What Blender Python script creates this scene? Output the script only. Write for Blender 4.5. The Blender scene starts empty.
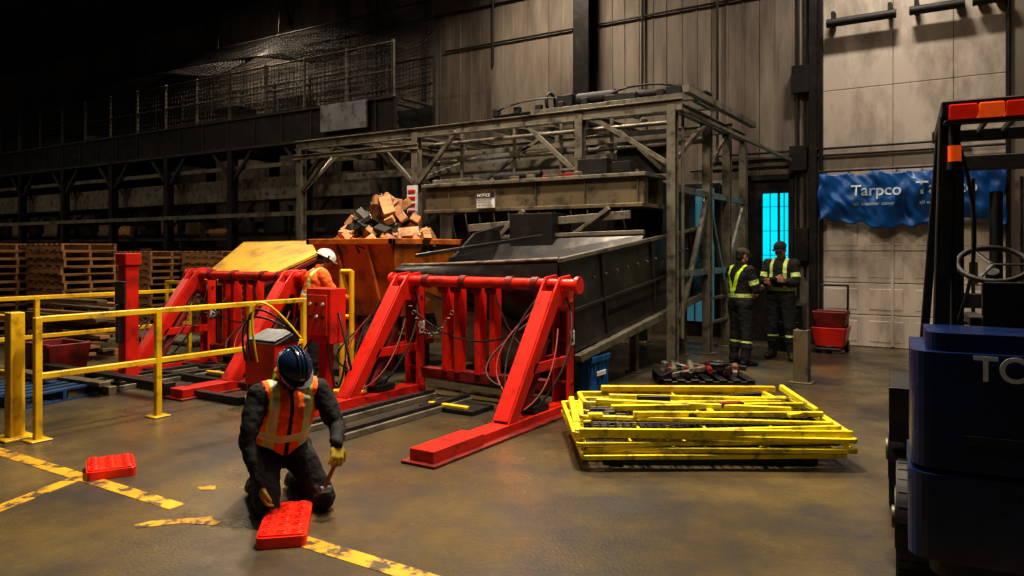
import bpy, math, random
import numpy as np
from mathutils import Vector, Matrix, Euler, noise
random.seed(7)
V=Vector
scene=bpy.context.scene
COL=scene.collection
# ---------------------------------------------------------------- materials
MATS={}
def pmat(name,col,col2=None,rough=.5,metal=0,scale=5,lo=.5,hi=.65,bump=0.0,bscale=30,stretch=(1,1,1),emit=None,es=0,rough2=None,tint=.25):
    m=bpy.data.materials.new(name); m.use_nodes=True
    nt=m.node_tree; n=nt.nodes; l=nt.links; b=n['Principled BSDF']
    b.inputs['Roughness'].default_value=rough; b.inputs['Metallic'].default_value=metal
    tc=n.new('ShaderNodeTexCoord'); mp=n.new('ShaderNodeMapping'); mp.inputs['Scale'].default_value=stretch
    l.new(tc.outputs['Object'],mp.inputs['Vector'])
    nz=n.new('ShaderNodeTexNoise'); nz.inputs['Scale'].default_value=scale; nz.inputs['Detail'].default_value=9; nz.inputs['Roughness'].default_value=.65
    l.new(mp.outputs[0],nz.inputs['Vector'])
    rp=n.new('ShaderNodeValToRGB'); rp.color_ramp.elements[0].position=lo; rp.color_ramp.elements[1].position=hi
    if col2 is None: col2=tuple(c*.45 for c in col)
    rp.color_ramp.elements[0].color=(*col,1); rp.color_ramp.elements[1].color=(*col2,1)
    l.new(nz.outputs['Fac'],rp.inputs['Fac'])
    n2=n.new('ShaderNodeTexNoise'); n2.inputs['Scale'].default_value=scale*.31; n2.inputs['Detail'].default_value=4
    l.new(mp.outputs[0],n2.inputs['Vector'])
    mr=n.new('ShaderNodeMapRange'); mr.inputs['From Min'].default_value=.3; mr.inputs['From Max'].default_value=.7
    mr.inputs['To Min'].default_value=1-tint; mr.inputs['To Max'].default_value=1+tint
    l.new(n2.outputs['Fac'],mr.inputs['Value'])
    mx=n.new('ShaderNodeVectorMath'); mx.operation='SCALE'
    l.new(rp.outputs['Color'],mx.inputs[0]); l.new(mr.outputs[0],mx.inputs['Scale'])
    l.new(mx.outputs[0],b.inputs['Base Color'])
    if rough2 is not None:
        r2=n.new('ShaderNodeMapRange'); r2.inputs['From Min'].default_value=.35; r2.inputs['From Max'].default_value=.65
        r2.inputs['To Min'].default_value=rough; r2.inputs['To Max'].default_value=rough2
        l.new(nz.outputs['Fac'],r2.inputs['Value']); l.new(r2.outputs[0],b.inputs['Roughness'])
    if bump>0:
        nb=n.new('ShaderNodeTexNoise'); nb.inputs['Scale'].default_value=bscale; nb.inputs['Detail'].default_value=6
        l.new(mp.outputs[0],nb.inputs['Vector'])
        bp=n.new('ShaderNodeBump'); bp.inputs['Strength'].default_value=bump; bp.inputs['Distance'].default_value=.02
        l.new(nb.outputs['Fac'],bp.inputs['Height']); l.new(bp.outputs[0],b.inputs['Normal'])
    if emit:
        b.inputs['Emission Color'].default_value=(*emit,1); b.inputs['Emission Strength'].default_value=es
    MATS[name]=m; return m
M_floor=pmat('floor_concrete',(.135,.102,.05),(.036,.031,.027),rough=.15,rough2=.46,scale=.8,lo=.38,hi=.60,bump=.16,bscale=45,tint=.5)
M_wall=pmat('wall_cladding',(.25,.212,.178),(.08,.064,.052),rough=.68,scale=1.5,lo=.40,hi=.68,stretch=(1,1,.16),bump=.2,bscale=14,tint=.42)
M_joint=pmat('joint_dark',(.045,.038,.03),rough=.9)
M_ceil=pmat('ceiling_dark',(.03,.027,.025),rough=.9)
M_door=pmat('dock_door_paint',(.60,.53,.47),(.24,.195,.155),rough=.6,scale=2.2,lo=.45,hi=.75,stretch=(1,1,.4),tint=.25)
M_grey=pmat('grey_steel',(.19,.175,.14),(.06,.05,.04),rough=.42,metal=.3,scale=6)
M_olive=pmat('olive_steel',(.15,.12,.075),(.05,.04,.03),rough=.5,metal=.2,scale=4)
M_lgrey=pmat('light_steel',(.30,.31,.33),(.13,.13,.13),rough=.4,metal=.5,scale=4)
M_chute=pmat('worn_chute_steel',(.042,.041,.043),(.13,.115,.10),rough=.34,metal=.55,scale=3.5,lo=.5,hi=.78,bump=.1,bscale=12,tint=.4)
M_dark=pmat('dark_steel',(.028,.027,.028),(.06,.05,.042),rough=.4,metal=.4,scale=5,lo=.5,hi=.7)
M_cat=pmat('catwalk_steel',(.06,.054,.048),(.03,.026,.022),rough=.5,metal=.3,scale=5)
M_black=pmat('black_rubber',(.010,.010,.011),(.025,.022,.02),rough=.6,scale=9)
M_red=pmat('red_paint',(.60,.022,.012),(.16,.018,.013),rough=.33,scale=4,lo=.52,hi=.72)
M_redd=pmat('dark_red_paint',(.20,.012,.01),(.05,.012,.01),rough=.5,scale=6,lo=.48,hi=.66)
M_yel=pmat('yellow_paint',(.76,.49,.015),(.25,.14,.02),rough=.38,scale=7,lo=.54,hi=.72)
M_ylime=pmat('lime_yellow_paint',(.80,.66,.02),(.24,.19,.02),rough=.40,scale=8,lo=.50,hi=.66)
M_line=pmat('worn_yellow_line',(.72,.39,.02),(.09,.07,.04),rough=.45,scale=6,lo=.48,hi=.56)
M_line2=pmat('very_worn_yellow_line',(.66,.34,.02),(.08,.062,.038),rough=.45,scale=11,lo=.47,hi=.53)
M_orange=pmat('orange_hopper_paint',(.66,.18,.02),(.18,.06,.02),rough=.42,scale=3.5,lo=.46,hi=.66)
M_ochre=pmat('ochre_sheet',(.62,.35,.02),(.20,.10,.02),rough=.5,scale=3,lo=.46,hi=.70)
M_blue=pmat('forklift_blue',(.006,.022,.10),(.004,.009,.03),rough=.26,scale=6,lo=.50,hi=.70)
M_bbox=pmat('blue_plastic',(.008,.12,.38),(.008,.04,.11),rough=.45,scale=8)
M_bpal=pmat('blue_pallet_paint',(.008,.05,.14),(.01,.02,.05),rough=.6,scale=6)
M_tarp=pmat('blue_tarp',(.006,.095,.34),(.005,.05,.2),rough=.38,scale=3,bump=.35,bscale=7)
M_wood=pmat('pallet_wood',(.36,.19,.075),(.14,.075,.035),rough=.8,scale=5,stretch=(1,1,3))
M_wood2=pmat('scrap_wood',(.46,.23,.11),(.13,.07,.04),rough=.8,scale=3)
M_white=pmat('white_paint',(.75,.75,.75),(.5,.5,.5),rough=.5)
M_wtext=pmat('white_lettering',(.55,.66,.75),(.3,.4,.5),rough=.5)
M_chrome=pmat('chrome',(.6,.6,.6),(.4,.4,.4),rough=.2,metal=1)
M_redpl=pmat('red_plastic',(.95,.04,.016),(.65,.02,.01),rough=.3,scale=9)
M_cyan=pmat('window_daylight',(.0,.3,.35),rough=.3,emit=(.0,.58,.75),es=1.15)
M_cyan2=pmat('curtain_daylight',(.05,.15,.18),rough=.4,emit=(.1,.38,.5),es=.2)
M_lens_o=pmat('orange_lens',(.8,.12,.01),rough=.2,emit=(1,.13,.015),es=.3)
M_lens_r=pmat('red_lens',(.6,.02,.01),rough=.2,emit=(.8,.03,.01),es=.2)
M_lamp=pmat('lamp_diffuser',(.9,.9,.85),rough=.5,emit=(1,.92,.78),es=4)
# clothing
C_black=pmat('black_cloth',(.007,.008,.010),(.013,.013,.015),rough=.85,scale=14,bump=.5,bscale=40)
C_pants=pmat('dark_trousers',(.011,.011,.014),(.02,.018,.018),rough=.85,scale=10,bump=.5,bscale=40)
C_cover=pmat('black_coverall',(.008,.009,.012),(.014,.015,.018),rough=.85,scale=12,bump=.4,bscale=40)
C_or=pmat('orange_vest',(1.0,.15,.015),(.75,.09,.01),rough=.7,scale=8,bump=.3,bscale=40)
C_lime=pmat('lime_tape',(.55,.85,.03),(.45,.7,.03),rough=.6)
C_silver=pmat('silver_tape',(.6,.62,.6),(.45,.45,.45),rough=.4)
C_skin=pmat('skin',(.42,.20,.13),(.34,.15,.10),rough=.55,scale=20)
C_hair=pmat('dark_hair',(.02,.013,.01),(.03,.02,.014),rough=.7,scale=60)
C_glove=pmat('yellow_glove',(.42,.30,.03),(.13,.10,.03),rough=.8,scale=20)
C_boot=pmat('boot_leather',(.02,.016,.013),(.04,.03,.02),rough=.6)
C_lip=pmat('lip',(.35,.11,.09),rough=.5)
C_hat=pmat('navy_hard_hat',(.012,.028,.07),(.01,.018,.045),rough=.2,scale=10)
C_hatw=pmat('white_hard_hat',(.75,.74,.7),(.6,.58,.55),rough=.3)
C_eye=pmat('eye_dark',(.02,.015,.012),rough=.2)
C_eyew=pmat('eye_white',(.5,.47,.43),rough=.3)
C_gray=pmat('grey_cap',(.10,.09,.08),rough=.8)
# ---------------------------------------------------------------- mesh builder
class MB:
    def __init__(s,M=None): s.v=[];s.f=[];s.m=[];s.s=[];s.M=M or Matrix.Identity(4)
    def add(s,vs,fs,m=0,sm=False):
        o=len(s.v)
        s.v+= [s.M@V(p) for p in vs]
        for f in fs: s.f.append([i+o for i in f]); s.m.append(m); s.s.append(sm)
    def box(s,c,size,m=0,rot=None):
        hx,hy,hz=[q/2 for q in size]; c=V(c)
        R=Euler(rot).to_matrix() if rot is not None and not isinstance(rot,Matrix) else (rot if rot is not None else Matrix.Identity(3))
        vs=[c+R@V((x,y,z)) for x in(-hx,hx) for y in(-hy,hy) for z in(-hz,hz)]
        s.add(vs,[(0,1,3,2),(4,6,7,5),(0,4,5,1),(2,3,7,6),(0,2,6,4),(1,5,7,3)],m)
    def b2(s,a,b,m=0):
        a=V(a);b=V(b); s.box((a+b)/2,[abs(q) for q in (b-a)],m)
    def beam(s,p0,p1,w,h,m=0,up=(0,0,1)):
        p0=V(p0);p1=V(p1);d=p1-p0;L=d.length; y=d.normalized(); u=V(up)
        if abs(y.dot(u))>.98: u=V((0,1,0))
        x=y.cross(u).normalized(); z=x.cross(y)
        R=Matrix((x,y,z)).transposed(); s.box((p0+p1)/2,(w,L,h),m,R)
    def ibeam(s,p0,p1,w,h,t,m=0,up=(0,0,1)):
        p0=V(p0);p1=V(p1);y=(p1-p0).normalized();u=V(up)
        if abs(y.dot(u))>.98: u=V((0,1,0))
        x=y.cross(u).normalized(); z=x.cross(y)
        s.beam(p0,p1,t,h,m,up)
        for k in(-1,1): s.beam(p0+z*k*(h/2),p1+z*k*(h/2),w,t,m,up)
    def cyl(s,p0,p1,r,m=0,n=14,r2=None,sm=True):
        p0=V(p0);p1=V(p1);z=(p1-p0).normalized(); r2=r if r2 is None else r2
        a=V((1,0,0)) if abs(z.x)<.9 else V((0,1,0)); x=z.cross(a).normalized(); y=z.cross(x)
        vs=[];
        for p,q in((p0,r),(p1,r2)):
            for i in range(n):
                t=2*math.pi*i/n; vs.append(p+x*math.cos(t)*q+y*math.sin(t)*q)
        s.add(vs,[(i,(i+1)%n,n+(i+1)%n,n+i) for i in range(n)],m,sm)
        s.add(vs,[tuple(range(n-1,-1,-1)),tuple(range(n,2*n))],m)
    def tube(s,pts,r,m=0,n=8):
        pts=[V(p) for p in pts]; 
        for a,b in zip(pts,pts[1:]): s.cyl(a,b,r,m,n)
    def curve(s,p0,p1,sag,r,m=0,k=10,n=6,side=(0,0,0)):
        p0=V(p0);p1=V(p1);sd=V(side); pts=[]
        for i in range(k+1):
            t=i/k; q=p0.lerp(p1,t); w=4*t*(1-t); pts.append(q+V((0,0,-sag*w))+sd*w)
        s.tube(pts,r,m,n)
    def prism(s,pts,ext,m=0):
        pts=[V(p) for p in pts]; e=V(ext); n=len(pts); vs=pts+[p+e for p in pts]
        s.add(vs,[tuple(range(n)),tuple(range(2*n-1,n-1,-1))]+[(i,n+i,n+(i+1)%n,(i+1)%n) for i in range(n)],m)
    def ring(s,c,R,r,m=0,ax=(0,0,1),n=24,k=8):
        c=V(c);z=V(ax).normalized();a=V((1,0,0)) if abs(z.x)<.9 else V((0,1,0)); x=z.cross(a).normalized();y=z.cross(x)
        vs=[]
        for i in range(n):
            t=2*math.pi*i/n;d=x*math.cos(t)+y*math.sin(t)
            for j in range(k):
                u=2*math.pi*j/k; vs.append(c+d*(R+r*math.cos(u))+z*r*math.sin(u))
        s.add(vs,[(i*k+j,((i+1)%n)*k+j,((i+1)%n)*k+(j+1)%k,i*k+(j+1)%k) for i in range(n) for j in range(k)],m,True)
    def dome(s,c,rx,ry,rz,m=0,n=24,k=8,full=False):
        c=V(c); vs=[];fs=[]
        a0=-math.pi/2 if full else 0
        for j in range(k+1):
            t=a0+(math.pi/2-a0)*j/k
            for i in range(n):
                u=2*math.pi*i/n; vs.append(c+V((rx*math.cos(u)*math.cos(t),ry*math.sin(u)*math.cos(t),rz*math.sin(t))))
        for j in range(k):
            for i in range(n): fs.append((j*n+i,j*n+(i+1)%n,(j+1)*n+(i+1)%n,(j+1)*n+i))
        s.add(vs,fs,m,True)
        if not full: s.add(vs[:n],[tuple(range(n-1,-1,-1))],m)
    def grid(s,fn,nu,nv,m=0,sm=True):
        vs=[fn(i/nu,j/nv) for j in range(nv+1) for i in range(nu+1)]
        s.add(vs,[(j*(nu+1)+i,j*(nu+1)+i+1,(j+1)*(nu+1)+i+1,(j+1)*(nu+1)+i) for j in range(nv) for i in range(nu)],m,sm)
    def obj(s,name,mats,bevel=0,parent=None,seg=1):
        me=bpy.data.meshes.new(name)
        if not isinstance(mats,(list,tuple)): mats=[mats]
        me.from_pydata([tuple(p) for p in s.v],[],s.f)
        for q in mats: me.materials.append(q)
        me.polygons.foreach_set('material_index',s.m); me.polygons.foreach_set('use_smooth',s.s); me.update()
        o=bpy.data.objects.new(name,me); COL.objects.link(o)
        if bevel>0:
            b=o.modifiers.new('bevel','BEVEL'); b.width=bevel; b.segments=seg; b.limit_method='ANGLE'; b.angle_limit=math.radians(50)
        if parent: o.parent=parent
        return o
def empty(name,loc=(0,0,0)):
    e=bpy.data.objects.new(name,None); COL.objects.link(e); e.empty_display_size=.2; return e
def text(name,body,size,M,mat,parent=None,ext=.002):
    c=bpy.data.curves.new(name,'FONT'); c.body=body; c.size=size; c.extrude=ext; c.align_x='LEFT'; c.offset=size*.015
    o=bpy.data.objects.new(name,c); COL.objects.link(o); o.matrix_world=M; c.materials.append(mat)
    if parent: o.parent=parent
    return o
def rm(x,d): return (.843*x-.537*d, .537*x+.843*d)
WY=14.3
RX=math.pi/2
# ---------------------------------------------------------------- room
b=MB(); b.b2((-42,-7,-.2),(7,WY+.4,0)); b.obj('floor',M_floor)
b=MB()
b.b2((-42,WY+.06,0),(7,WY+.4,9.6),1)
x=-42
while x<7:
    w=.915
    for z0,z1 in ((0,9.6),):
        xa,xb=x+.005,min(x+w-.005,7)
        if xb>-2.5 and xa<.36:
            if xa<-2.5: b.b2((xa,WY,z0),(-2.5,WY+.1,z1),0)
            if xb>.36: b.b2((.36,WY,z0),(xb,WY+.1,z1),0)
            b.b2((max(xa,-2.5),WY,6.3),(min(xb,.36),WY+.1,z1),0)
        else:
            b.b2((xa,WY,z0),(xb,WY+.1,z1),0)
            for q in (.3,.61): b.b2((xa+q-.02,WY-.012,z0),(xa+q+.02,WY,z1),0)
    x+=w
b.obj('wall_back',[M_wall,M_joint],.006)
b=MB(); b.b2((-42.3,-7,0),(-42,WY+.4,9.6)); b.obj('wall_left',M_wall)
b=MB(); b.b2((7,-7,0),(7.3,WY+.4,9.6)); b.obj('wall_right',M_wall)
b=MB(); b.b2((-42,-7.3,0),(7,-7,9.6)); b.obj('wall_front',M_wall)
b=MB(); b.b2((-42,-7,9.62),(7,WY+.4,9.8),0)
for i in range(25): b.ibeam((-41+i*2,-7,9.45),(-41+i*2,WY,9.45),.12,.3,.02,0)
b.obj('ceiling',M_ceil)
b=MB()
for y in (13.85,9.5,4): b.ibeam((-42,y,8.9),(7,y,8.9),.3,.5,.04)
for i in range(14):
    x=-41+i*3.5
    b.beam((x,13.85,9.1),(x,WY-.02,8.0),.08,.08)
b.obj('roof_girder',M_cat)
for i,x in enumerate((-24.4,-7.15)):
    b=MB(); b.ibeam((x,WY-.2,0),(x,WY-.2,9.3),.36,.34,.04,0,(0,1,0)); b.box((x,WY-.22,.03),(.5,.38,.06)); b.obj('building_column',M_dark)
# wall conduit
b=MB()
for x,z0,z1 in ((-2.74,1.2,9.4),(-2.86,.8,9.4),(-13.2,5.5,9.5),(-11.6,4.8,9.5),(-5.9,5,9.5),(-4.35,3.4,9.5),(-9.6,6,9.5)):
    b.cyl((x,WY-.06,z0),(x,WY-.06,z1),.025)
for z,x0,x1 in ((3.4,-4.6,.3),(3.52,-4.6,-.2),(3.26,-4.9,-2.6),(6.5,-11,-2.9),(7.4,-16,-6),(6.0,-30,-14)):
    b.cyl((x0,WY-.05,z),(x1,WY-.05,z),.022)
b.b2((-2.95,WY-.2,4.55),(-2.65,WY-.02,5.05)); b.b2((-3.0,WY-.15,3.15),(-2.7,WY-.02,3.6)); b.b2((-2.92,WY-.14,1.5),(-2.68,WY-.02,2.1))
b.b2((-2.66,WY-.14,0),(-2.53,WY-.02,6.4),0)
b.obj('electrical_conduit',M_dark,.004)
# dock door
b=MB()
xs=[-2.5,-1.79,-1.07,-.36,.36]
for k in range(5):
    z0=k*.56; b.b2((-2.48,WY+.03,z0+.004),(.34,WY+.07,z0+.554),0)
    for i in range(4):
        b.b2((xs[i]+.09,WY+.022,z0+.09),(xs[i+1]-.09,WY+.04,z0+.46),0)
for k in range(2):
    for i,(a,c) in enumerate(((-2.48,-1.32),(-1.315,-.42),(-.415,.34))):
        b.b2((a,WY+.02,2.82+k*1.745),(c,WY+.07,2.82+k*1.745+1.74),0)
b.b2((-2.48,WY+.07,0),(.34,WY+.09,6.3),1)
for x in(-2.5,.3): b.b2((x,WY-.08,0),(x+.06,WY+.03,6.3),2)
b.b2((-.2,WY-.0,1.15),(-.08,WY+.02,1.5),2); b.b2((-1.35,WY+.0,.02),(-1.3,WY+.03,2.2),0)
b.obj('door_1',[M_door,M_joint,M_dark],.012)
b=MB()
for x0,x1 in ((-2.35,-1.25),(-1.05,-.25),(-.15,.3)):
    b.cyl((x0,WY-.2,5.72),(x1,WY-.2,5.72),.075); b.box((x0+.1,WY-.1,5.8),(.06,.2,.25)); b.box((x1-.1,WY-.1,5.8),(.06,.2,.25))
b.obj('dock_bumper',M_black)
# blue tarp
b=MB()
def tedge(u):
    top=3.06+.015*math.sin(u*22)-.045*abs(math.sin(u*math.pi*6))
    bot=2.15+.07*math.sin(u*9+1)+.03*math.sin(u*31)+.02*math.sin(u*57)
    return top,bot
def tf(u,v):
    x=-2.48+2.78*u+.02*math.sin(v*9); top,bot=tedge(u); z=top+(bot-top)*v
    n1=noise.noise(V((u*9+v*1.5,v*2.0,0))); n2=noise.noise(V((u*22-v*3,v*4,3)))
    y=WY-.19-.05*math.sin(v*math.pi)-.11*n1*(.3+v)-.04*n2-.02*math.sin(u*44+v*4)*(1-v)
    return (x,y,z)
b.grid(tf,140,30); o=b.obj('blue_tarp',M_tarp); so=o.modifiers.new('s','SOLIDIFY'); so.thickness=.005
def cloth_text(name,body,size,tx,tz):
    c=bpy.data.curves.new(name,'FONT'); c.body=body; c.size=size; c.offset=size*.015; t=bpy.data.objects.new(name,c); COL.objects.link(t)
    bpy.context.view_layer.update(); me=bpy.data.meshes.new_from_object(t.evaluated_get(bpy.context.evaluated_depsgraph_get())); bpy.data.objects.remove(t)
    for v in me.vertices:
        X=tx+v.co.x; Z=tz+v.co.y; u=(X+2.48)/2.78; top,bot=tedge(u); q=(top-Z)/(top-bot)
        v.co=V((X,tf(u,q)[1]-.02,Z))
    me.materials.clear(); me.materials.append(M_wtext); t=bpy.data.objects.new(name,me); COL.objects.link(t); t.parent=o
cloth_text('lettering_a','Tarpco',.27,-1.95,2.64); cloth_text('lettering_b','Tarpco',.30,-.95,2.64)
cloth_text('lettering_c','all weather cover',.09,-1.9,2.47); cloth_text('lettering_d','all weather cover',.09,-.9,2.47)
b=MB(); b.cyl((-2.5,WY-.12,3.1),(.4,WY-.12,3.1),.02); 
for i in range(8): b.cyl((-2.4+i*.38,WY+.01,3.1),(-2.4+i*.38,WY-.14,3.1),.015)
b.obj('tarp_rod',M_dark)
# personnel door with cyan windows
b=MB(); b.b2((-3.75,WY-.08,0),(-2.98,WY-.015,3.0),0)
b.b2((-3.48,WY-.1,1.15),(-3.22,WY-.075,2.75),1); b.b2((-3.17,WY-.1,1.15),(-3.03,WY-.075,2.75),1)
for z in (1.6,2.05,2.5): b.b2((-3.48,WY-.115,z),(-3.0,WY-.1,z+.008),0)
for x in (-3.5,-3.205,-3.35,-3.1): b.b2((x,WY-.13,1.1),(x+.012,WY-.1,2.8),0)
b.b2((-3.8,WY-.14,0),(-3.7,WY-.015,3.1),0); b.b2((-3.0,WY-.14,0),(-2.93,WY-.015,3.1),0); b.b2((-3.8,WY-.14,3.0),(-2.93,WY-.015,3.1),0)
b.box((-3.62,WY-.12,1.05),(.05,.06,.16),0)
b.obj('door_2',[M_dark,M_cyan])
b=MB()
b.b2((-5.3,WY-.06,0),(-4.3,WY-.015,3.0),0)
b.b2((-5.2,WY-.08,.3),(-4.4,WY-.05,2.9),1)
for i in range(5): b.b2((-5.2+i*.2,WY-.1,.2),(-5.18+i*.2,WY-.08,2.95),0)
b.obj('door_3',[M_dark,M_cyan2])
# ---------------------------------------------------------------- catwalk
b=MB()
X0,X1=-41,-10.5
b.b2((X0,11.85,4.2),(X1,11.95,4.95),0); b.b2((X0,13.15,4.2),(X1,13.25,4.95),0); b.b2((X0,11.95,4.25),(X1,13.15,4.32),0)
b.b2((X0,11.8,4.92),(X1,12.0,4.98),1); b.b2((X0,11.8,4.18),(X1,12.0,4.24),1)
x=X1
k=0
while x>X0:
    b.box((x,11.82,5.55),(.055,.055,1.2),3); b.box((x,13.2,5.55),(.05,.05,1.2),1)
    if k%2==0:
        for y in(11.9,13.2): b.ibeam((x,y,0),(x,y,4.2),.18,.18,.02,0,(0,1,0)); b.box((x,y,.015),(.3,.3,.03),0)
        b.beam((x,11.9,4.1),(x,13.2,4.1),.12,.15,0)
        b.beam((x,11.9,3.4),(x+.8,11.9,4.2),.07,.07,1); b.beam((x,11.9,3.4),(x-.8,11.9,4.2),.07,.07,1)
        b.beam((x,11.9,2.2),(x,13.2,3.6),.05,.05,0)
    x-=1.35;k+=1
for z in(5.5,6.1):
    for y in (11.82,13.2): b.cyl((X0,y,z),(X1,y,z),.022,1,8)
b.b2((X0,12.2,2.95),(X1-1,12.9,3.5),3)
for z,y in((2.55,11.8),(2.2,12.6),(3.75,12.0),(1.75,12.9)): b.beam((X0,y,z),(X1-.6,y,z),.1,.1,3)
b.b2((-12.6,11.74,4.35),(-11.2,11.8,4.95),2)
for i in range(30): b.box((-40+i*1.0,11.835,4.57),(.03,.03,.7),1)
random.seed(31)
for i in range(22):
    x=-39+i*1.28; b.b2((x,12.3,4.35),(x+random.uniform(.4,1.0),12.9,4.35+random.uniform(.3,1.1)),random.choice((0,1,1,3)))
for i in range(60): b.cyl((-40+i*.5,12.1,4.95),(-40+i*.5,13.1,4.95),.035,1,6)
cat=b.obj('elevated_catwalk',[M_dark,M_cat,M_lgrey,M_grey])
b=MB()
for i in range(12):
    x=-38.5+i*2.2
    for y in(12.35,12.95): b.box((x,y,1.4),(.08,.08,2.8),0)
    for z in(.35,1.15,2.0):
        for y in(12.35,12.95): b.beam((x,y,z),(x+2.2,y,z),.05,.1,1)
        b.b2((x,12.35,z+.04),(x+2.2,12.95,z+.06),0)
        for q in range(2):
            w=random.uniform(.5,.9); b.b2((x+.1+q*1.05,12.4,z+.06),(x+.1+q*1.05+w,12.9,z+.06+random.uniform(.2,.6)),random.choice((0,2,3)))
    b.beam((x,12.35,.2),(x+2.2,12.35,1.1),.03,.03,0)
b.obj('storage_rack',[M_dark,M_cat,M_olive,M_wood])
def wire(name,fn,nu,nv,mat,parent,t=.012):
    g=MB(); g.grid(fn,nu,nv); o=g.obj(name,mat,parent=parent); w=o.modifiers.new('w','WIREFRAME'); w.thickness=t; return o
M_wire=pmat('net_wire',(.02,.017,.015),(.015,.013,.012),rough=.6)
wire('mesh_guard',lambda u,v:(X0+(X1-X0)*u,11.79,5.0+1.08*v),240,9,M_wire,cat,.016)
wire('mesh_guard_back',lambda u,v:(X0+(X1-X0)*u,13.22,5.0+1.08*v),200,7,M_wire,cat,.016)
wire('safety_net',lambda u,v:(-27+16.3*u,11.9+2.0*v,6.1+1.1*v+.45*math.sin(u*math.pi)-.35*math.sin(v*math.pi)*(1+.5*math.sin(u*25))),140,22,M_wire,cat,.018)
wire('hanging_net',lambda u,v:(-30+19.3*u,13.45+.15*math.sin(u*30)*v,7.5-(.18*abs(math.sin(u*math.pi*7)))*(1-v)-2.2*v),170,22,M_wire,cat,.016)
b=MB()
for i in range(7): b.cyl((-26.5+i*2.6,13.5,7.45),(-26.5+i*2.6,13.6,9.3),.015,0,6)
b.cyl((-30,13.48,7.5),(-10.7,13.48,7.5),.025,0,8); b.obj('net_hanger_cable',M_dark,0,cat)
# ---------------------------------------------------------------- central steel frame
b=MB()
T=3.8
posts=[(-11.6,10.3),(-8.6,10.3),(-5.3,10.3),(-3.8,10.3),(-3.8,11.9),(-3.8,13.0),(-3.8,14.05),(-11.6,12.6),(-8.6,12.8),(-5.3,12.8)]
for x,y in posts:
    b.ibeam((x,y,0),(x,y,T),.13,.13,.02,0,(0,1,0)); b.box((x,y,.015),(.26,.26,.03),0)
for y in (10.3,12.8): b.ibeam((-11.75,y,T),(-3.65,y,T),.1,.16,.02,0)
b.ibeam((-11.75,10.22,3.55),(-8.5,10.22,3.55),.06,.08,.02,0)
for x in (-11.6,-10.1,-8.6,-7,-5.3,-3.8): b.ibeam((x,10.3,T),(x,12.8 if x<-4 else 14.1,T),.1,.14,.02,0)
b.beam((-3.8,10.3,1.35),(-3.8,14.05,1.35),.06,.1,0); b.beam((-3.8,10.3,2.6),(-3.8,14.05,2.6),.06,.1,0)
for p,q in (((-5.1,10.3,3.75),(-3.85,10.3,2.95)),((-3.8,10.35,3.0),(-3.8,11.8,3.75)),((-3.8,10.4,.3),(-3.8,11.9,2.6)),((-3.8,11.9,2.6),(-3.8,13,.8)),
            ((-11.55,10.3,2.9),(-10.6,10.3,3.75)),((-8.65,10.3,2.9),(-9.6,10.3,3.75)),((-8.55,10.3,2.9),(-7.7,10.3,3.75)),((-5.35,10.3,2.9),(-6.3,10.3,3.75)),
            ((-11.6,10.35,2.9),(-11.6,11.3,3.75)),((-8.5,12.8,2.2),(-5.4,12.8,3.7)),((-10.1,10.3,3.8),(-8.6,12.7,3.8)),((-7,10.3,3.8),(-5.3,12.7,3.8)),
            ((-11.5,12.6,1.2),(-8.7,12.7,3.6)),((-9.9,12.7,3.0),(-11.5,12.6,3.7)),((-8.5,10.4,3.0),(-8.5,12.6,3.7))):
    b.beam(p,q,.07,.07,0)
b.beam((-6.6,11.0,4.05),(-3.6,11.0,4.05),.1,.12,0); b.beam((-6.6,11.9,4.05),(-3.6,11.9,4.05),.1,.12,0)
b.beam((-3.5,10.0,3.95),(-3.5,13.6,3.95),.1,.1,0)
for x in(-6.5,-5,-3.7): b.beam((x,11,4.0),(x,11.9,4.0),.08,.1,0)
b.beam((-3.8,10.3,T),(-2.9,13.8,3.3),.05,.05,0)
b.beam((-8.8,11.2,3.2),(-4.2,11.2,3.2),.12,.18,0); b.beam((-11.5,11.4,3.25),(-8.6,11.4,3.25),.1,.14,0)
for x in (-8.2,-6.2,-4.6): b.beam((x,11.2,3.2),(x,11.2,3.8),.08,.08,0)
b.beam((-8.6,10.9,3.45),(-3.85,10.9,3.45),.06,.08,0); b.beam((-8.6,12.0,3.5),(-3.85,12.0,3.5),.06,.08,0)
b.beam((-7.6,10.9,2.9),(-6.2,10.9,3.7),.06,.06,0); b.beam((-5.0,10.9,3.7),(-4.2,10.9,2.95),.05,.05,0)
b.cyl((-8.5,10.55,3.6),(-3.9,10.55,3.6),.035,0,10); b.cyl((-8.5,10.7,3.3),(-4.0,10.7,3.3),.028,0,10); b.cyl((-3.72,10.5,.4),(-3.72,10.5,3.7),.025,0,10)
for x in(-7.8,-6.7,-5.8,-4.9): b.beam((x,10.6,2.9),(x,10.6,3.75),.05,.05,0); b.box((x,10.6,3.32),(.12,.16,.1),0)
b.beam((-3.8,12.9,1.3),(-3.8,14.0,2.5),.05,.05,0); b.beam((-3.8,11.95,3.0),(-3.8,12.9,3.7),.05,.05,0)
for z in (.5,.9): b.beam((-3.8,11.9,z),(-3.8,14.05,z),.04,.05,0)
b.obj('steel_support_frame',[M_grey],.004)
b=MB()
b.cyl((-5.9,11.4,4.28),(-5.2,11.4,4.28),.12); b.box((-6.1,11.4,4.25),(.3,.3,.26)); b.box((-5.0,11.4,4.2),(.5,.5,.12))
b.cyl((-4.8,11.4,4.25),(-4.3,11.4,4.25),.08); b.box((-4.1,11.35,4.2),(.25,.4,.18)); b.ring((-6.45,11.4,4.3),.16,.03,0,(1,0,0))
b.beam((-7.6,11.4,4.15),(-3.6,11.4,4.15),.3,.04)
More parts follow.
